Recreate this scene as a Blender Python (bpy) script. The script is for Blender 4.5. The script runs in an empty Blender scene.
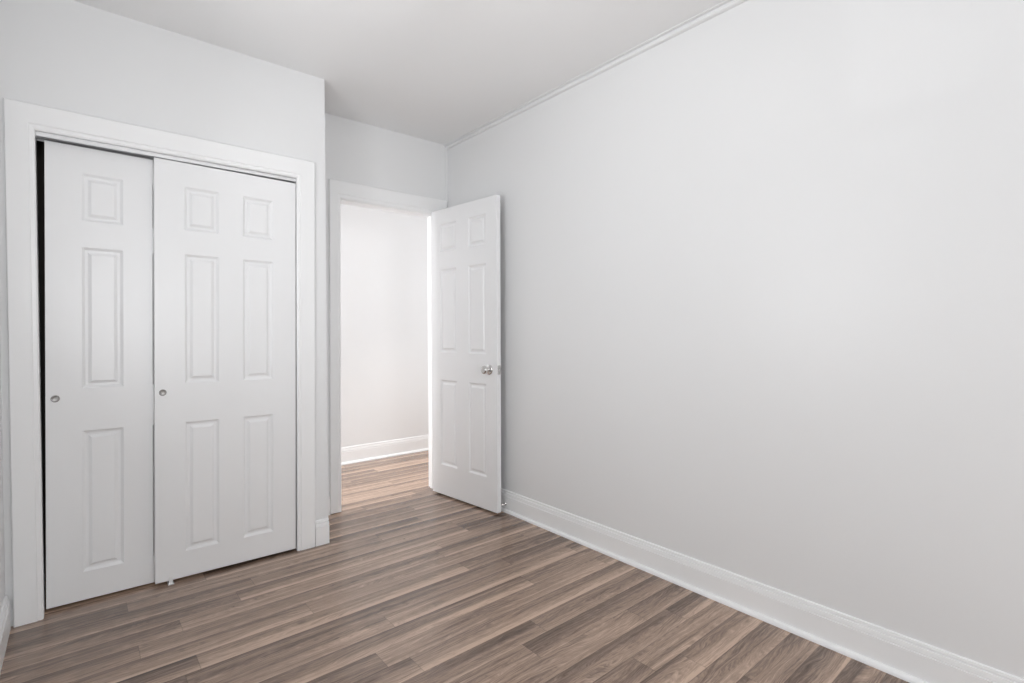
import bpy, bmesh, math, random
from mathutils import Vector, Matrix

scene = bpy.context.scene
C = scene.collection

# ------------------------------------------------------------------ camera
cam_data = bpy.data.cameras.new('camera')
cam = bpy.data.objects.new('camera', cam_data)
C.objects.link(cam)
F, YAW, PITCH, ROLL = 514.9, 0.6999, -0.0167, -0.0031
CAM_H = 1.174
cam_data.sensor_width = 36.0
cam_data.lens = F / 1024 * 36.0
cam_data.shift_y = (340.4226 - 341.5) / 1024
cam_data.clip_start = 0.02
_f = Vector((math.sin(YAW) * math.cos(PITCH), math.cos(YAW) * math.cos(PITCH), math.sin(PITCH)))
_r = Vector((math.cos(YAW), -math.sin(YAW), 0))
_u = _r.cross(_f)
_r2 = _r * math.cos(ROLL) + _u * math.sin(ROLL)
_u2 = -_r * math.sin(ROLL) + _u * math.cos(ROLL)
cam.matrix_world = Matrix(((_r2.x, _u2.x, -_f.x, 0), (_r2.y, _u2.y, -_f.y, 0), (_r2.z, _u2.z, -_f.z, CAM_H), (0, 0, 0, 1)))
scene.camera = cam

# ------------------------------------------------------------------ view, world, daylight
scene.view_settings.view_transform = 'Standard'
scene.view_settings.look = 'None'
scene.view_settings.gamma = 1.0
scene.view_settings.use_curve_mapping = False
scene.view_settings.exposure = 0.11

DAY_REAR = 54        # daylight by the window behind the camera
DAY_LEFT = 20        # daylight by the window in the left wall
HALL_FILL_A = 12      # fill lights added behind made-up windows at both hallway ends
HALL_FILL_B = 74
PATCH_SPOT = 48           # added spot for the faint patch on the right wall
HALL = 118            # downlight in the hallway ceiling
LAMP = 5.0            # ceiling lamp globe of the room

world = bpy.data.worlds.new('overcast_sky')
scene.world = world
world.use_nodes = True
bg = world.node_tree.nodes['Background']
bg.inputs[0].default_value = (0.86, 0.92, 1.0, 1)
bg.inputs[1].default_value = 0.3

def area(name, loc, direction, sx, sy, power, color):
    d = bpy.data.lights.new(name, 'AREA')
    d.shape = 'RECTANGLE'; d.size = sx; d.size_y = sy
    d.energy = power; d.color = color
    o = bpy.data.objects.new(name, d); C.objects.link(o)
    o.location = loc
    o.rotation_euler = Vector(direction).to_track_quat('-Z', 'Y').to_euler()
    return o

# ------------------------------------------------------------------ room dimensions (metres)
XL, XR = -0.236, 2.137          # left and right wall faces
YC = 2.857                      # closet wall face
YB = 3.285                      # back wall face (with the doorway)
YB2 = 3.395                     # hall side of the back wall
YH = 4.468                      # far hall wall
YR = -2.40                      # wall behind the camera
ZC = 2.5707                     # ceiling
XCO = 1.058                     # outer corner of the closet wall
CAS = 0.018                     # casing thickness

W_REAR = (-0.05, 1.15, 0.85, 2.10)      # window openings: along the wall, then height
W_LEFT = (1.02, 1.92, 0.90, 2.12)
W_HALL = (3.56, 4.30, 0.50, 2.30)  # hall openings added for the fill lights
area('daylight_rear', (0.55, YR - 0.14, 1.475), (0, 1, 0), 1.2, 1.25, DAY_REAR, (0.965, 0.983, 1.0))
area('daylight_left', (XL - 0.12, 1.47, 1.51), (1, 0, 0.6), 0.9, 1.22, DAY_LEFT, (0.965, 0.983, 1.0))
# spot added outside the left window: a faint patch high on the right wall
_g = bpy.data.lights.new('patch_spot', 'SPOT'); _g.energy = PATCH_SPOT; _g.spot_size = math.radians(11); _g.spot_blend = 1.0; _g.shadow_soft_size = 0.02
_go = bpy.data.objects.new('patch_spot', _g); C.objects.link(_go); _go.location = (-3.0, 3.21, 1.08)
_go.rotation_euler = (Vector((XR, 0.60, 2.22)) - _go.location).to_track_quat('-Z', 'Y').to_euler()
area('hall_fill', (3.72, 3.93, 1.4), (-1, 0, 0), 0.74, 1.8, HALL_FILL_A, (0.985, 0.985, 1.0))  # added fill that evens out the hall wall
area('hall_fill', (-1.32, 3.93, 1.4), (1, 0, 0), 0.74, 1.8, HALL_FILL_B, (0.985, 0.985, 1.0))  # added fill that reaches the open door through the doorway

# ------------------------------------------------------------------ materials
def mat(name):
    m = bpy.data.materials.new(name)
    m.use_nodes = True
    return m, m.node_tree, m.node_tree.nodes['Principled BSDF']

def paint(name, col, rough, bump=0.0, scale=60.0, spec=0.5):
    m, t, p = mat(name)
    n = t.nodes.new('ShaderNodeTexNoise'); n.inputs['Scale'].default_value = 1.3
    n.inputs['Detail'].default_value = 3
    tc = t.nodes.new('ShaderNodeTexCoord')
    t.links.new(tc.outputs['Object'], n.inputs['Vector'])
    mx = t.nodes.new('ShaderNodeMix'); mx.data_type = 'RGBA'
    mx.inputs[6].default_value = (*[c * 0.985 for c in col], 1)
    mx.inputs[7].default_value = (*[min(c * 1.012, 1) for c in col], 1)
    t.links.new(n.outputs['Fac'], mx.inputs[0])
    t.links.new(mx.outputs[2], p.inputs['Base Color'])
    p.inputs['Roughness'].default_value = rough
    p.inputs['Specular IOR Level'].default_value = spec
    if bump:
        b = t.nodes.new('ShaderNodeTexNoise'); b.inputs['Scale'].default_value = scale
        b.inputs['Detail'].default_value = 4
        t.links.new(tc.outputs['Object'], b.inputs['Vector'])
        bn = t.nodes.new('ShaderNodeBump'); bn.inputs['Strength'].default_value = bump
        bn.inputs['Distance'].default_value = 0.002
        t.links.new(b.outputs['Fac'], bn.inputs['Height'])
        t.links.new(bn.outputs['Normal'], p.inputs['Normal'])
    return m

def metal(name, col, rough):
    m, t, p = mat(name)
    p.inputs['Metallic'].default_value = 1.0
    n = t.nodes.new('ShaderNodeTexNoise'); n.inputs['Scale'].default_value = 40
    mr = t.nodes.new('ShaderNodeMapRange')
    mr.inputs['To Min'].default_value = rough * 0.8; mr.inputs['To Max'].default_value = rough * 1.2
    t.links.new(n.outputs['Fac'], mr.inputs['Value'])
    t.links.new(mr.outputs['Result'], p.inputs['Roughness'])
    p.inputs['Base Color'].default_value = (*col, 1)
    return m

WALL = paint('wall_paint', (0.835, 0.838, 0.842), 0.40, 0.05, 90)
CEIL = paint('ceiling_paint', (0.92, 0.92, 0.922), 0.7, 0.05, 120)
TRIM = paint('trim_paint', (0.935, 0.937, 0.94), 0.28, 0.02, 30)
DOORP = paint('door_paint', (0.895, 0.897, 0.903), 0.32, 0.03, 140)
PLASTIC = paint('white_nylon', (0.85, 0.85, 0.84), 0.35)
CHROME = metal('satin_chrome', (0.72, 0.71, 0.70), 0.16)
NICKEL = metal('dull_nickel', (0.36, 0.35, 0.34), 0.42)
TRACKM = metal('painted_aluminium', (0.66, 0.66, 0.67), 0.45)
GAP_SHADE = paint('closet_gap_shade', (0.11, 0.095, 0.085), 0.7)  # shade of the closet gaps put into a dark lining colour

def glow(name, col, strength):
    m, t, p = mat(name)
    p.inputs['Base Color'].default_value = (0.9, 0.9, 0.88, 1)
    p.inputs['Emission Color'].default_value = (*col, 1)
    p.inputs['Emission Strength'].default_value = strength
    p.inputs['Roughness'].default_value = 0.3
    return m

def glass_mat():
    m, t, p = mat('window_glass')
    N, L = t.nodes, t.links
    tr = N.new('ShaderNodeBsdfTransparent'); gl = N.new('ShaderNodeBsdfGlossy')
    gl.inputs['Roughness'].default_value = 0.02
    lw = N.new('ShaderNodeFresnel'); lw.inputs['IOR'].default_value = 1.2
    mx = N.new('ShaderNodeMixShader')
    L.new(lw.outputs[0], mx.inputs[0]); L.new(tr.outputs[0], mx.inputs[1]); L.new(gl.outputs[0], mx.inputs[2])
    L.new(mx.outputs[0], N['Material Output'].inputs['Surface'])
    N.remove(p)
    return m
GLASS = glass_mat()

def floor_mat():
    m, t, p = mat('wood_laminate')
    N, L = t.nodes, t.links
    def math_(op, a, b=None, c=None):
        n = N.new('ShaderNodeMath'); n.operation = op
        for i, x in enumerate((a, b, c)):
            if x is None: continue
            if isinstance(x, (int, float)): n.inputs[i].default_value = x
            else: L.new(x, n.inputs[i])
        return n.outputs[0]
    uv = N.new('ShaderNodeUVMap'); uv.uv_map = 'plank_uv'
    sep = N.new('ShaderNodeSeparateXYZ'); L.new(uv.outputs['UV'], sep.inputs[0])
    u, v = sep.outputs[0], sep.outputs[1]                 # metres along, 0..1 across
    at = N.new('ShaderNodeAttribute'); at.attribute_name = 'plank'
    sc = N.new('ShaderNodeSeparateColor'); L.new(at.outputs['Color'], sc.inputs[0])
    tone, seed, grad = sc.outputs[0], sc.outputs[1], sc.outputs[2]
    geo = N.new('ShaderNodeTexCoord')
    def vec(x, y, z):
        n = N.new('ShaderNodeCombineXYZ')
        for i, q in enumerate((x, y, z)):
            if isinstance(q, (int, float)): n.inputs[i].default_value = q
            else: L.new(q, n.inputs[i])
        return n.outputs[0]
    def noise(vc, scale, detail, rough=0.55, dist=0.0):
        n = N.new('ShaderNodeTexNoise'); L.new(vc, n.inputs['Vector'])
        n.inputs['Scale'].default_value = scale; n.inputs['Detail'].default_value = detail
        n.inputs['Roughness'].default_value = rough; n.inputs['Distortion'].default_value = dist
        return n.outputs['Fac']
    sd = math_('MULTIPLY', seed, 57.0)
    # slow figure: light and dark areas flowing along the plank
    fig = noise(vec(math_('MULTIPLY', u, 1.5), math_('MULTIPLY', v, 0.9), sd), 1.0, 2.5, 0.5, 0.6)
    # long streaks running with the plank
    streak = noise(vec(math_('MULTIPLY', u, 0.55), math_('MULTIPLY', v, 3.4), math_('ADD', sd, 9.0)), 1.0, 2, 0.5, 0.5)
    # grain lines: strongly stretched, bent by the figure (cathedrals)
    vb = math_('ADD', math_('MULTIPLY', v, 1.0), math_('MULTIPLY', fig, 1.2))
    grain = noise(vec(math_('MULTIPLY', u, 3.0), math_('MULTIPLY', vb, 14.0), sd), 1.0, 5, 0.66, 0.3)
    fine = noise(vec(math_('MULTIPLY', u, 22.0), math_('MULTIPLY', vb, 34.0), sd), 1.0, 4, 0.65)
    # pale near edge, darker far edge, with a wandering limit
    wob = math_('ADD', v, math_('MULTIPLY', math_('SUBTRACT', fig, 0.5), 1.1))
    cross = math_('MULTIPLY', math_('SUBTRACT', 0.5, wob), math_('MULTIPLY', grad, 0.62))
    pale = N.new('ShaderNodeMapRange'); pale.interpolation_type = 'SMOOTHSTEP'
    pale.inputs['From Min'].default_value = 0.0; pale.inputs['From Max'].default_value = 0.30
    pale.inputs['To Min'].default_value = 1.0; pale.inputs['To Max'].default_value = 0.0
    L.new(wob, pale.inputs['Value'])
    val = math_('ADD', tone, cross)
    val = math_('ADD', val, math_('MULTIPLY', pale.outputs[0], math_('MULTIPLY', grad, 0.34)))
    val = math_('ADD', val, math_('MULTIPLY', math_('SUBTRACT', fig, 0.5), 0.80))
    val = math_('ADD', val, math_('MULTIPLY', math_('SUBTRACT', streak, 0.5), 0.75))
    val = math_('ADD', val, math_('MULTIPLY', math_('SUBTRACT', grain, 0.5), 0.95))
    val = math_('ADD', val, math_('MULTIPLY', math_('SUBTRACT', fine, 0.5), 0.85))
    ramp = N.new('ShaderNodeValToRGB'); L.new(val, ramp.inputs[0])
    e = ramp.color_ramp.elements
    e[0].position = 0.06; e[0].color = (0.071, 0.045, 0.032, 1)
    e[1].position = 0.96; e[1].color = (0.632, 0.449, 0.335, 1)
    for pos, col in ((0.27, (0.145, 0.096, 0.070, 1)), (0.5, (0.263, 0.180, 0.134, 1)), (0.73, (0.428, 0.302, 0.227, 1))):
        x = e.new(pos); x.color = col
    # seams
    dv = math_('MINIMUM', v, math_('SUBTRACT', 1.0, v))
    seam = N.new('ShaderNodeMapRange'); seam.inputs['From Min'].default_value = 0.0
    seam.inputs['From Max'].default_value = 0.022
    seam.inputs['To Min'].default_value = 0.55; seam.inputs['To Max'].default_value = 1.0
    L.new(dv, seam.inputs['Value'])
    uv2 = N.new('ShaderNodeUVMap'); uv2.uv_map = 'plank_end'
    s2 = N.new('ShaderNodeSeparateXYZ'); L.new(uv2.outputs['UV'], s2.inputs[0])
    de = math_('MINIMUM', s2.outputs[0], s2.outputs[1])
    seam2 = N.new('ShaderNodeMapRange'); seam2.inputs['From Max'].default_value = 0.0022
    seam2.inputs['To Min'].default_value = 0.6; seam2.inputs['To Max'].default_value = 1.0
    L.new(de, seam2.inputs['Value'])
    sm = math_('MULTIPLY', seam.outputs[0], seam2.outputs[0])
    # the two small dark knots
    sp = N.new('ShaderNodeSeparateXYZ'); L.new(geo.outputs['Object'], sp.inputs[0])
    for kx, ky, kr in ((1.905, 2.885, 0.012), (1.40, 2.62, 0.009)):
        dx = math_('SUBTRACT', sp.outputs[0], kx); dy = math_('SUBTRACT', sp.outputs[1], ky)
        d = math_('SQRT', math_('ADD', math_('MULTIPLY', dx, dx), math_('MULTIPLY', dy, dy)))
        k = N.new('ShaderNodeMapRange'); k.inputs['From Min'].default_value = kr * 0.5
        k.inputs['From Max'].default_value = kr; k.inputs['To Min'].default_value = 0.4
        L.new(d, k.inputs['Value'])
        sm = math_('MULTIPLY', sm, k.outputs[0])
    mul = N.new('ShaderNodeMix'); mul.data_type = 'RGBA'; mul.blend_type = 'MULTIPLY'
    mul.inputs[0].default_value = 1.0
    L.new(ramp.outputs[0], mul.inputs[6])
    cc = N.new('ShaderNodeCombineColor')
    for i in range(3): L.new(sm, cc.inputs[i])
    L.new(cc.outputs[0], mul.inputs[7])
    L.new(mul.outputs[2], p.inputs['Base Color'])
    rr = N.new('ShaderNodeMapRange'); rr.inputs['To Min'].default_value = 0.17; rr.inputs['To Max'].default_value = 0.30
    L.new(grain, rr.inputs['Value']); L.new(rr.outputs[0], p.inputs['Roughness']); p.inputs['Specular IOR Level'].default_value = 0.75
    bn = N.new('ShaderNodeBump'); bn.inputs['Strength'].default_value = 0.12; bn.inputs['Distance'].default_value = 0.001
    L.new(math_('MULTIPLY', grain, sm), bn.inputs['Height'])
    L.new(bn.outputs['Normal'], p.inputs['Normal'])
    return m
FLOOR = floor_mat()

# ------------------------------------------------------------------ mesh helpers
def link(name, bm, m, parent=None, smooth=False, loc=None):
    bmesh.ops.recalc_face_normals(bm, faces=bm.faces)
    me = bpy.data.meshes.new(name)
    bm.to_mesh(me); bm.free()
    if smooth:
        for f in me.polygons: f.use_smooth = True
    me.materials.append(m)
    o = bpy.data.objects.new(name, me)
    C.objects.link(o)
    if parent: o.parent = parent
    if loc: o.location = loc
    return o

def box(bm, x0, x1, y0, y1, z0, z1, bevel=0.0):
    vs = [bm.verts.new((x, y, z)) for x in (x0, x1) for y in (y0, y1) for z in (z0, z1)]
    fs = [bm.faces.new([vs[i] for i in q]) for q in ((0, 1, 3, 2), (4, 6, 7, 5), (0, 4, 5, 1), (2, 3, 7, 6), (0, 2, 6, 4), (1, 5, 7, 3))]
    if bevel:
        es = list({e for f in fs for e in f.edges})
        bmesh.ops.bevel(bm, geom=es, offset=bevel, segments=2, profile=0.6, affect='EDGES')
    return vs

def sweep(bm, profile, path, outs):
    """profile: list of (out, up); path: points in plan; outs: outward plan vector at each point."""
    rings = []
    for (px, py), (ox, oy) in zip(path, outs):
        rings.append([bm.verts.new((px + ox * a, py + oy * a, b)) for a, b in profile])
    n = len(profile)
    for r0, r1 in zip(rings, rings[1:]):
        for i in range(n):
            bm.faces.new((r0[i], r0[(i + 1) % n], r1[(i + 1) % n], r1[i]))
    bm.faces.new(rings[0]); bm.faces.new(rings[-1])

def lathe(bm, prof, origin, axis, seg=32):
    """prof: list of (distance along axis, radius)"""
    ax = Vector(axis).normalized()
    a = ax.orthogonal().normalized(); b = ax.cross(a)
    o = Vector(origin)
    rings = []
    for d, r in prof:
        if r < 1e-6:
            rings.append([bm.verts.new(o + ax * d)])
        else:
            rings.append([bm.verts.new(o + ax * d + (a * math.cos(2 * math.pi * k / seg) + b * math.sin(2 * math.pi * k / seg)) * r) for k in range(seg)])
    for r0, r1 in zip(rings, rings[1:]):
        for k in range(seg):
            q = [r0[k % len(r0)], r0[(k + 1) % len(r0)], r1[(k + 1) % len(r1)], r1[k % len(r1)]]
            q2 = []
            for x in q:
                if x not in q2: q2.append(x)
            if len(q2) > 2: bm.faces.new(q2)

def struct(name, bm, m, parent=None, smooth=False, label=None):
    o = link(name, bm, m, parent, smooth)
    if not parent:
        o['kind'] = 'structure'
        if label: o['label'] = label
    return o

def empty(name, loc):
    o = bpy.data.objects.new(name, None); C.objects.link(o); o.location = loc
    o.empty_display_size = 0.1
    return o

def tag(o, label, cat):
    o['label'] = label; o['category'] = cat
    return o

# ------------------------------------------------------------------ shell
def build_floor():
    W, Y0 = 0.1035, 0.51
    XA, XB = -1.2, 3.6
    known = {   # row index from y = 0.51: end joints seen in the photo
        5: [1.51], 4: [1.66], 7: [1.755], 20: [0.613], 16: [0.737, 1.95], 15: [1.463], 14: [1.66],
        11: [0.816, 2.03], 10: [0.90], 8: [1.26], 9: [1.39], 1: [1.2], 2: [1.72], 3: [1.05], 6: [0.75], 12: [0.35], 13: [0.95],
        17: [1.45], 18: [0.30], 19: [1.75], 21: [1.30], 22: [0.45],
    }
    rng = random.Random(11)
    verts, faces, uvs, ends, cols = [], [], [], [], []
    k0 = int(math.floor((YR - 0.15 - Y0) / W)); k1 = int(math.ceil((YH + 0.1 - Y0) / W))
    for k in range(k0, k1):
        y0 = Y0 + k * W; y1 = y0 + W
        js = sorted(known.get(k, [rng.uniform(-0.2, 2.2)]))
        full = list(js)
        x = js[0]
        while x > XA:
            x -= rng.uniform(1.05, 1.45); full.insert(0, x)
        x = js[-1]
        while x < XB:
            x += rng.uniform(1.05, 1.45); full.append(x)
        last = rng.uniform(0.3, 0.7)
        for xa, xb in zip(full, full[1:]):
            tone = rng.uniform(0.48, 0.72)
            if abs(tone - last) < 0.05: tone += 0.09 if last < 0.5 else -0.09
            last = tone
            sd = rng.random(); gr = rng.choice((0.1, 0.3, 0.45, 0.6, 0.75, 0.9))
            i = len(verts)
            verts += [(xa, y0, 0), (xb, y0, 0), (xb, y1, 0), (xa, y1, 0)]
            faces.append((i, i + 1, i + 2, i + 3))
            l = xb - xa; off = rng.uniform(0, 20)
            uvs += [(off, 0), (off + l, 0), (off + l, 1), (off, 1)]
            ends += [(0, l), (l, 0), (l, 0), (0, l)]
            cols += [(tone, sd, gr, 1)] * 4
    me = bpy.data.meshes.new('floor')
    me.from_pydata(verts, [], faces)
    me.uv_layers.new(name='plank_uv'); me.uv_layers.new(name='plank_end')
    me.color_attributes.new('plank', 'FLOAT_COLOR', 'CORNER')
    a, b, c = me.uv_layers['plank_uv'], me.uv_layers['plank_end'], me.color_attributes['plank']
    for i in range(len(uvs)):
        a.data[i].uv = uvs[i]; b.data[i].uv = ends[i]; c.data[i].color = cols[i]
    me.materials.append(FLOOR)
    o = bpy.data.objects.new('floor', me); C.objects.link(o)
    o['kind'] = 'structure'
    return o
build_floor()

bm = bmesh.new(); box(bm, -1.3, 3.7, YR - 0.15, YH + 0.12, ZC, ZC + 0.1); struct('ceiling', bm, CEIL)
bm = bmesh.new(); box(bm, XR, XR + 0.1, YR - 0.12, YB, 0, ZC); struct('wall_right', bm, WALL)
def wall_x(name, x0, x1, y0, y1, w):
    bm = bmesh.new()
    box(bm, x0, x1, y0, w[0], 0, ZC); box(bm, x0, x1, w[1], y1, 0, ZC)
    box(bm, x0, x1, w[0], w[1], 0, w[2]); box(bm, x0, x1, w[0], w[1], w[3], ZC)
    return struct(name, bm, WALL)
wall_x('wall_left', XL - 0.1, XL, YR - 0.12, YB, W_LEFT)

# closet wall (opening for the sliding doors) with its return to the back wall
JX0, JX1, JZ = -0.124, 0.888, 2.003
bm = bmesh.new()
box(bm, XL, JX0 - 0.015, YC, YC + 0.10, 0, ZC)
box(bm, JX1 + 0.035, XCO, YC, YC + 0.10, 0, ZC)
box(bm, JX0 - 0.015, JX1 + 0.035, YC, YC + 0.10, JZ + 0.015, ZC)
box(bm, XCO - 0.10, XCO, YC + 0.10, YB, 0, ZC)
struct('wall_closet', bm, WALL)

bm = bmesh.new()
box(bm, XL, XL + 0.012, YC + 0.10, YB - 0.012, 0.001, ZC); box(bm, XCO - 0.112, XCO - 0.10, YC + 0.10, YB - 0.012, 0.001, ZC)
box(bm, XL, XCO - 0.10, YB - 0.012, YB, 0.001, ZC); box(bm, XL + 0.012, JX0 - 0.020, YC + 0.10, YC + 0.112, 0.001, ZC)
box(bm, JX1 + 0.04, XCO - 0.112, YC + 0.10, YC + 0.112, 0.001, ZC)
struct('wall_closet_dark_lining', bm, GAP_SHADE)  # added dark sheets that blacken the gaps around the sliding doors

# back wall with the doorway
DX0, DX1, DZ = 1.314, 2.026, 2.036
bm = bmesh.new()
box(bm, XL - 0.1, DX0 - 0.030, YB, YB2, 0, ZC)
box(bm, DX1 + 0.018, XR + 0.1, YB, YB2, 0, ZC)
box(bm, DX0 - 0.030, DX1 + 0.018, YB, YB2, DZ + 0.018, ZC)
struct('wall_back', bm, WALL)

# hallway
bm = bmesh.new(); box(bm, -1.3, 3.7, YH, YH + 0.1, 0, ZC); struct('wall_hall', bm, WALL)
wall_x('wall_hall_left', -1.3, -1.2, YB2, YH, W_HALL)
wall_x('wall_hall_right', 3.6, 3.7, YB2, YH, W_HALL)
bm = bmesh.new(); box(bm, -1.3, XL - 0.1, YB2 - 0.1, YB2, 0, ZC); box(bm, XR + 0.1, 3.7, YB2 - 0.1, YB2, 0, ZC); struct('wall_hall_front', bm, WALL)

# wall behind the camera
WX0, WX1, WZ0, WZ1 = W_REAR
bm = bmesh.new()
box(bm, XL - 0.1, WX0, YR - 0.12, YR, 0, ZC); box(bm, WX1, XR + 0.1, YR - 0.12, YR, 0, ZC)
box(bm, WX0, WX1, YR - 0.12, YR, 0, WZ0); box(bm, WX0, WX1, YR - 0.12, YR, WZ1, ZC)
struct('wall_rear', bm, WALL)

def window(name, w, place, rail):
    """Sash window; place(bm, a0, a1, d0, d1, z0, z1) puts a box at a along the wall and d behind its room face."""
    a0, a1, z0, z1 = w
    bm = bmesh.new()
    for q in ((a0, a1, z0, z0 + 0.04), (a0, a1, z1 - 0.04, z1), (a0, a0 + 0.04, z0 + 0.04, z1 - 0.04), (a1 - 0.04, a1, z0 + 0.04, z1 - 0.04), (a0 + 0.04, a1 - 0.04, rail - 0.02, rail + 0.02)):
        place(bm, q[0], q[1], 0.04, 0.09, q[2], q[3])
    o = struct(name, bm, TRIM)
    bm = bmesh.new()
    place(bm, a0 + 0.04, a1 - 0.04, 0.064, 0.067, z0 + 0.04, rail - 0.02); place(bm, a0 + 0.04, a1 - 0.04, 0.064, 0.067, rail + 0.02, z1 - 0.04)
    link('window_pane', bm, GLASS, o)
    bm = bmesh.new()
    for q in ((a0 - 0.08, a0, z0 - 0.1, z1 + 0.08), (a1, a1 + 0.08, z0 - 0.1, z1 + 0.08), (a0, a1, z1, z1 + 0.08), (a0, a1, z0 - 0.1, z0)):
        place(bm, q[0], q[1], -0.018, 0.0, q[2], q[3])
    link('window_casing', bm, TRIM, o)
window('window_1', W_LEFT, lambda bm, a, b, c, d, e, f: box(bm, XL - d, XL - c, a, b, e, f), 1.51)
window('window_2', W_REAR, lambda bm, a, b, c, d, e, f: box(bm, a, b, YR - d, YR - c, e, f), 1.475)
window('added_window_3', (3.56, 4.30, 0.5, 2.3), lambda bm, a, b, c, d, e, f: box(bm, 3.6 + c, 3.6 + d, a, b, e, f), 1.4)  # unseen window added to carry the right hall fill
window('added_window_4', (3.56, 4.30, 0.5, 2.3), lambda bm, a, b, c, d, e, f: box(bm, -1.2 - d, -1.2 - c, a, b, e, f), 1.4)  # unseen window added to carry the left hall fill

# ------------------------------------------------------------------ trim
def lean_x(bm, vs, k):
    for v in vs: v.co.x += k * v.co.z

def casing_frame(name, xo0, xi0, xi1, xo1, zi, zo, yw, lean0=0.0, lean1=0.0, floor_z=0.0):
    """Three mitred boards with a small stepped inner edge, standing on the wall face yw (facing -y)."""
    bm = bmesh.new()
    prof = [(0.0, 0.0), (0.0, 0.010), (0.006, 0.014), (0.016, 0.0145), (0.020, CAS), (0.96, CAS), (1.0, CAS - 0.004), (1.0, 0.0)]
    def pt(xi, xo, zi_, zo_, s, first):
        # s = metres from the inner edge (first five) or fraction of the width
        w = abs(xo - xi); f = s if s >= 0.9 or s == 0 else s / w
        return (xi + (xo - xi) * f, zi_ + (zo_ - zi_) * f)
    rings = []
    for kind in range(4):
        ring = []
        for s, d in prof:
            if kind == 0: x, _ = pt(xi0, xo0, 0, 0, s, 0); z = floor_z; x += lean0 * z
            elif kind == 1: x, z = pt(xi0, xo0, zi, zo, s, 0); x += lean0 * z
            elif kind == 2: x, z = pt(xi1, xo1, zi, zo, s, 0); x += lean1 * z
            else: x, _ = pt(xi1, xo1, 0, 0, s, 0); z = floor_z; x += lean1 * z
            ring.append(bm.verts.new((x, yw - d, z)))
        rings.append(ring)
    n = len(prof)
    for r0, r1 in zip(rings, rings[1:]):
        for i in range(n):
            bm.faces.new((r0[i], r0[(i + 1) % n], r1[(i + 1) % n], r1[i]))
    bm.faces.new(rings[0]); bm.faces.new(rings[-1])
    return struct(name, bm, TRIM)

# closet casing and jamb
LEAN = 0.008
t1 = casing_frame('trim_1', -0.2135, -0.1244, 0.885, 0.979, 1.998, 2.0995, YC, 0.0, LEAN)
bm = bmesh.new()
box(bm, JX0 - 0.015, JX0, YC, YC + 0.10, 0, JZ)
vs = box(bm, JX1, JX1 + 0.018, YC, YC + 0.10, 0, JZ); lean_x(bm, vs, LEAN)
box(bm, JX0 - 0.015, JX1 + 0.035, YC, YC + 0.10, JZ, JZ + 0.015)
link('jamb', bm, TRIM, t1)

# doorway casing and jamb
t2 = casing_frame('trim_2', 1.2244, 1.297, 2.032, 2.124, DZ + 0.004, 2.154, YB, 0.0058, 0.0, 0.007)
bm = bmesh.new()
vs = box(bm, DX0 - 0.030, DX0 - 0.012, YB, YB2, 0, DZ); lean_x(bm, vs, 0.0058)
box(bm, DX1, DX1 + 0.018, YB, YB2, 0, DZ)
box(bm, DX0 - 0.028, DX1 + 0.018, YB, YB2, DZ, DZ + 0.018)
# door stops on the jamb
vs = box(bm, DX0 - 0.012, DX0 - 0.002, YB + 0.040, YB + 0.075, 0, DZ); lean_x(bm, vs, 0.0058)
box(bm, DX1 - 0.010, DX1, YB + 0.040, YB + 0.075, 0, DZ)
link('jamb', bm, TRIM, t2)
bm = bmesh.new(); box(bm, DX0 - 0.0075, DX0 - 0.0045, YB + 0.004, YB + 0.032, 0.918, 0.975, 0.0005)
link('strike_plate', bm, CHROME, t2)

# baseboards
BB = [(0, 0), (0.015, 0), (0.015, 0.0985), (0.0100, 0.1000), (0.0100, 0.1030), (0.0138, 0.1050), (0.0110, 0.1200), (0.0050, 0.1215), (0.0050, 0.1250), (0.0090, 0.1270), (0.0070, 0.1350), (0, 0.137)]
SHOE = [(0.015, 0), (0.032, 0), (0.0318, 0.004), (0.030, 0.010), (0.0265, 0.0145), (0.021, 0.017), (0.015, 0.0175)]
bm = bmesh.new(); sweep(bm, BB, [(XR, YR), (XR, YB)], [(-1, 0), (-1, 0)]); b1 = struct('baseboard_right', bm, TRIM)
bm = bmesh.new(); sweep(bm, SHOE, [(XR, YR), (XR, YB)], [(-1, 0), (-1, 0)]); link('shoe_molding', bm, TRIM, b1)
bm = bmesh.new(); sweep(bm, BB, [(XL, YR), (XL, YC - CAS)], [(1, 0), (1, 0)]); struct('baseboard_left', bm, TRIM)
BB2 = [(a * 0.85, b) for a, b in BB]
bm = bmesh.new(); sweep(bm, [(a * 1.2, b) for a, b in BB], [(0.9815, YC), (XCO - 0.002, YC)], [(0, -1), (0, -1)]); struct('baseboard_closet', bm, TRIM)
bm = bmesh.new(); sweep(bm, BB2, [(XCO, YB), (1.2240, YB)], [(0, -1), (0, -1)]); struct('baseboard_back', bm, TRIM)
BBH = [(a, b * 1.09) for a, b in BB]
bm = bmesh.new(); sweep(bm, BBH, [(-1.2, YH), (3.6, YH)], [(0, -1), (0, -1)]); bh = struct('baseboard_hall', bm, TRIM)
bm = bmesh.new(); sweep(bm, SHOE, [(-1.2, YH), (3.6, YH)], [(0, -1), (0, -1)]); link('shoe_molding', bm, TRIM, bh)

# thin moulding where the right wall meets the ceiling, and the bead in the back corner
CR = [(0, ZC), (0.030, ZC), (0.030, ZC - 0.003), (0.026, ZC - 0.005), (0.014, ZC - 0.006), (0.012, ZC - 0.010), (0.0165, ZC - 0.013), (0.0185, ZC - 0.019), (0.0165, ZC - 0.025), (0.010, ZC - 0.0285), (0, ZC - 0.029)]
bm = bmesh.new(); sweep(bm, CR, [(XR, YR), (XR, YB)], [(-1, 0), (-1, 0)]); struct('trim_3', bm, WALL)
bm = bmesh.new(); box(bm, XR - 0.020, XR, YB - 0.006, YB, 2.154, ZC - 0.03, 0.002); struct('trim_4', bm, WALL)

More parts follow.
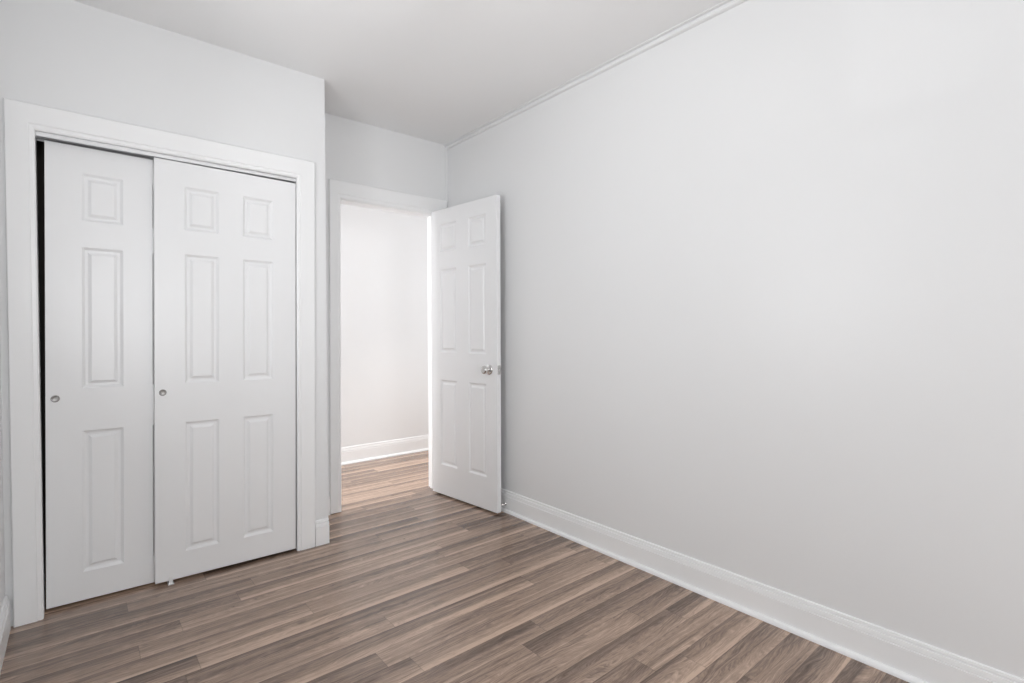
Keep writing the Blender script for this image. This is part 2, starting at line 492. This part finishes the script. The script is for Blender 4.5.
# ------------------------------------------------------------------ doors
def panel_slab(bm, w, z0, z1, th, xcols, zrows, both=True):
    """A moulded six-panel slab: x 0..w, front at y=0 (facing -y), back at y=th."""
    xs = [0.0] + [c for q in xcols for c in q] + [w]
    zs = [z0] + [c for q in zrows for c in q] + [z1]
    prof = [(0.0, 0.0), (0.002, 0.0010), (0.010, 0.0080), (0.0125, 0.0090), (0.0205, 0.0090), (0.0225, 0.0082), (0.0325, 0.0016), (0.034, 0.0012)]
    def side(y, sg):
        grid = {}
        def g(i, j):
            if (i, j) not in grid: grid[(i, j)] = bm.verts.new((xs[i], y, zs[j]))
            return grid[(i, j)]
        for i in range(len(xs) - 1):
            for j in range(len(zs) - 1):
                c = [g(i, j), g(i + 1, j), g(i + 1, j + 1), g(i, j + 1)]
                if i % 2 == 1 and j % 2 == 1:
                    prev = c
                    for off, dep in prof[1:]:
                        xa, xb, za, zb = xs[i] + off, xs[i + 1] - off, zs[j] + off, zs[j + 1] - off
                        yy = y + sg * dep
                        cur = [bm.verts.new(q) for q in ((xa, yy, za), (xb, yy, za), (xb, yy, zb), (xa, yy, zb))]
                        for q in range(4):
                            bm.faces.new((prev[q], prev[(q + 1) % 4], cur[(q + 1) % 4], cur[q]))
                        prev = cur
                    bm.faces.new(prev)
                else:
                    bm.faces.new(c)
        return grid
    A = side(0.0, 1); B = side(th, -1)
    nx, nz = len(xs) - 1, len(zs) - 1
    for i in range(nx):
        bm.faces.new((A[i, 0], A[i + 1, 0], B[i + 1, 0], B[i, 0])); bm.faces.new((A[i, nz], A[i + 1, nz], B[i + 1, nz], B[i, nz]))
    for j in range(nz):
        bm.faces.new((A[0, j], A[0, j + 1], B[0, j + 1], B[0, j])); bm.faces.new((A[nx, j], A[nx, j + 1], B[nx, j + 1], B[nx, j]))
    bmesh.ops.recalc_face_normals(bm, faces=bm.faces)
    es = [e for e in bm.edges if len(e.link_faces) == 2 and e.calc_face_angle(0) > 1.2 and
          all(abs(v.co.y) < 1e-6 or abs(v.co.y - th) < 1e-6 for v in e.verts)]
    bmesh.ops.bevel(bm, geom=es, offset=0.0015, segments=2, profile=0.5, affect='EDGES')

ZROWS = [(0.138, 0.753), (0.936, 1.548), (1.660, 1.865)]
XCOLS = [(0.118, 0.262), (0.368, 0.512)]
def closet_door(name, x, y, label, tilt):
    r = empty(name, (x, y, 0))
    r.rotation_euler = (0, tilt, 0)
    r['kind'] = 'structure'
    tag(r, label, 'door')
    bm = bmesh.new(); panel_slab(bm, 0.625, 0.016, 1.977, 0.032, XCOLS, ZROWS); link('door_panel', bm, DOORP, r)
    # round flush finger pull: ring and dished cup
    bm = bmesh.new()
    lathe(bm, [(-0.0004, 0.0), (-0.0002, 0.0060), (-0.0008, 0.0090), (-0.0022, 0.0112), (-0.0028, 0.0128), (-0.0020, 0.0144), (0.0004, 0.0150)], (0.031, -0.0004, 0.898), (0, 1, 0))
    link('finger_pull', bm, NICKEL, r, True)
    return r
closet_door('door_1', 0.2560, 2.8605, 'white six-panel sliding closet door in front, beside the right casing', 0.0095)
closet_door('door_2', -0.1185, 2.8970, 'white six-panel sliding closet door partly hidden behind the other one, at the left casing', 0.0105)

# overhead track of the sliding doors
bm = bmesh.new()
TX0, TX1 = JX0 + 0.001, JX1 + 0.015
box(bm, TX0, TX1, YC + 0.001, YC + 0.082, 2.0005, 2.0030)
box(bm, TX0, TX1, YC + 0.0005, YC + 0.0025, 1.9790, 1.9955, 0.0006)
box(bm, TX0, TX1, YC + 0.0025, YC + 0.006, 1.9925, 2.0010)
box(bm, TX0, TX1, YC + 0.033, YC + 0.036, 1.9815, 2.0010)
box(bm, TX0, TX1, YC + 0.078, YC + 0.080, 1.9800, 2.0010)
tag(link('closet_track', bm, TRACKM), 'long metal sliding track under the closet door header', 'track')

# white floor guide below the front closet door
bm = bmesh.new()
box(bm, 0.304, 0.328, 2.846, 2.8592, 0.0, 0.004, 0.001)
box(bm, 0.309, 0.323, 2.8555, 2.8592, 0.003, 0.034, 0.001)
box(bm, 0.304, 0.328, 2.8592, 2.93, 0.0, 0.004, 0.001)
tag(link('floor_guide', bm, PLASTIC), 'small white plastic guide on the floor under the front sliding door', 'door guide')

# the hinged door, swung open into the room against the right wall
HX, HY, EX, EY = 1.9722, 3.2479, 2.0362, 2.567
LW, LT = math.hypot(EX - HX, EY - HY), 0.034
leaf = empty('door_3', (HX, HY, 0))
tag(leaf, 'white six-panel hinged door standing open against the right wall', 'door')
# local +x runs from hinge to free edge, local -y is the visible face (towards -x of the room)
leaf.rotation_euler = (0, 0, math.atan2(EY - HY, EX - HX))
leaf['kind'] = 'structure'
LZ = [(0.224, 0.834), (1.028, 1.620), (1.743, 1.942)]
bm = bmesh.new(); panel_slab(bm, LW, 0.012, 2.044, LT, [(0.100, 0.282), (0.405, 0.583)], LZ)
link('door_panel', bm, DOORP, leaf)
KX, KZ = 0.612, 0.930
def knob(sg, y0):
    bm = bmesh.new()
    lathe(bm, [(0.0, 0.0), (0.0, 0.033), (0.003, 0.0335), (0.006, 0.031), (0.0085, 0.024), (0.010, 0.0145), (0.013, 0.0115), (0.022, 0.0110), (0.026, 0.0135),
               (0.030, 0.0200), (0.036, 0.0255), (0.043, 0.0272), (0.049, 0.0262), (0.0545, 0.0225), (0.057, 0.0170), (0.0572, 0.0120), (0.0565, 0.0), ], (KX, y0, KZ), (0, sg, 0), 40)
    return bm
# face normal of the visible side is -x of the room, i.e. local -y after the rotation? chosen below
k1 = link('door_knob', knob(-1, 0.0), CHROME, leaf, True)
k2 = link('door_knob', knob(1, LT), CHROME, leaf, True)
bm = bmesh.new()
box(bm, LW - 0.0005, LW + 0.0015, LT / 2 - 0.0125, LT / 2 + 0.0125, KZ - 0.029, KZ + 0.029, 0.0006)
box(bm, LW, LW + 0.010, LT / 2 - 0.007, LT / 2 + 0.007, KZ - 0.010, KZ + 0.010, 0.002)
link('latch', bm, CHROME, leaf)
for hz in (0.25, 1.02, 1.80):
    bm = bmesh.new(); lathe(bm, [(0, 0), (0, 0.0075), (0.09, 0.0075), (0.09, 0)], (-0.012, LT + 0.004, hz - 0.045), (0, 0, 1), 16)
    box(bm, -0.012, 0.03, LT, LT + 0.002, hz - 0.045, hz + 0.045)
    link('hinge', bm, CHROME, leaf)

# chrome door stop on the right baseboard
ds = empty('door_stop', (XR - 0.015, 2.59, 0.050))
tag(ds, 'small chrome rod stop screwed to the baseboard behind the open door', 'door stop')
bm = bmesh.new(); lathe(bm, [(0, 0), (0, 0.011), (0.003, 0.011), (0.005, 0.006), (0.008, 0.0042), (0.040, 0.0042), (0.041, 0)], (0, 0, 0), (-1, 0, 0), 20)
link('rod', bm, CHROME, ds, True)
bm = bmesh.new(); lathe(bm, [(0.040, 0), (0.040, 0.0065), (0.048, 0.0065), (0.050, 0.004), (0.050, 0)], (0, 0, 0), (-1, 0, 0), 20)
link('rubber_tip', bm, PLASTIC, ds, True)

# ------------------------------------------------------------------ lamps
def ceiling_lamp(x, y, strength, col, label, r=0.105, drop=0.165):
    o = empty('ceiling_lamp', (x, y, ZC))
    tag(o, label, 'ceiling lamp')
    bm = bmesh.new(); lathe(bm, [(0, 0), (0, 0.06), (0.012, 0.058), (0.022, 0.03), (0.026, 0.012), (drop - r - 0.012, 0.012), (drop - r - 0.010, 0.04), (drop - r + 0.008, 0.045), (drop - r + 0.008, 0)], (0, 0, 0), (0, 0, -1), 40)
    link('lamp_stem', bm, CHROME, o, True)
    bm = bmesh.new()
    lathe(bm, [(drop - r * math.cos(a), r * math.sin(a)) for a in [0.3 + (math.pi - 0.3) * i / 20 for i in range(20)]] + [(drop + r, 0)], (0, 0, 0), (0, 0, -1), 40)
    link('glass_globe', bm, glow('lit_opal_glass', col, strength), o, True)

def downlight(x, y, power, col, label):
    o = empty('recessed_downlight', (x, y, ZC))
    tag(o, label, 'ceiling light')
    bm = bmesh.new(); lathe(bm, [(-0.002, 0.058), (0.004, 0.062), (0.006, 0.085), (0.003, 0.092), (0.0, 0.092)], (0, 0, 0), (0, 0, -1), 36)
    link('trim_ring', bm, TRIM, o, True)
    bm = bmesh.new(); lathe(bm, [(-0.001, 0.060), (0.002, 0.058), (0.002, 0.0)], (0, 0, 0), (0, 0, -1), 36)
    link('lens', bm, glow('downlight_lens', col, 6.0), o, True)
    d = bpy.data.lights.new('downlight_beam', 'SPOT'); d.energy = power; d.color = col
    d.spot_size = math.radians(72); d.spot_blend = 0.9; d.shadow_soft_size = 0.07
    l = bpy.data.objects.new('downlight_beam', d); C.objects.link(l); l.parent = o; l.location = (0, 0, -0.012)
downlight(2.30, 3.56, HALL, (1.0, 0.95, 0.90), 'recessed round downlight in the hallway ceiling')
ceiling_lamp(1.12, 1.22, LAMP, (1.0, 0.995, 0.985), 'round opal ceiling lamp lighting the bedroom')
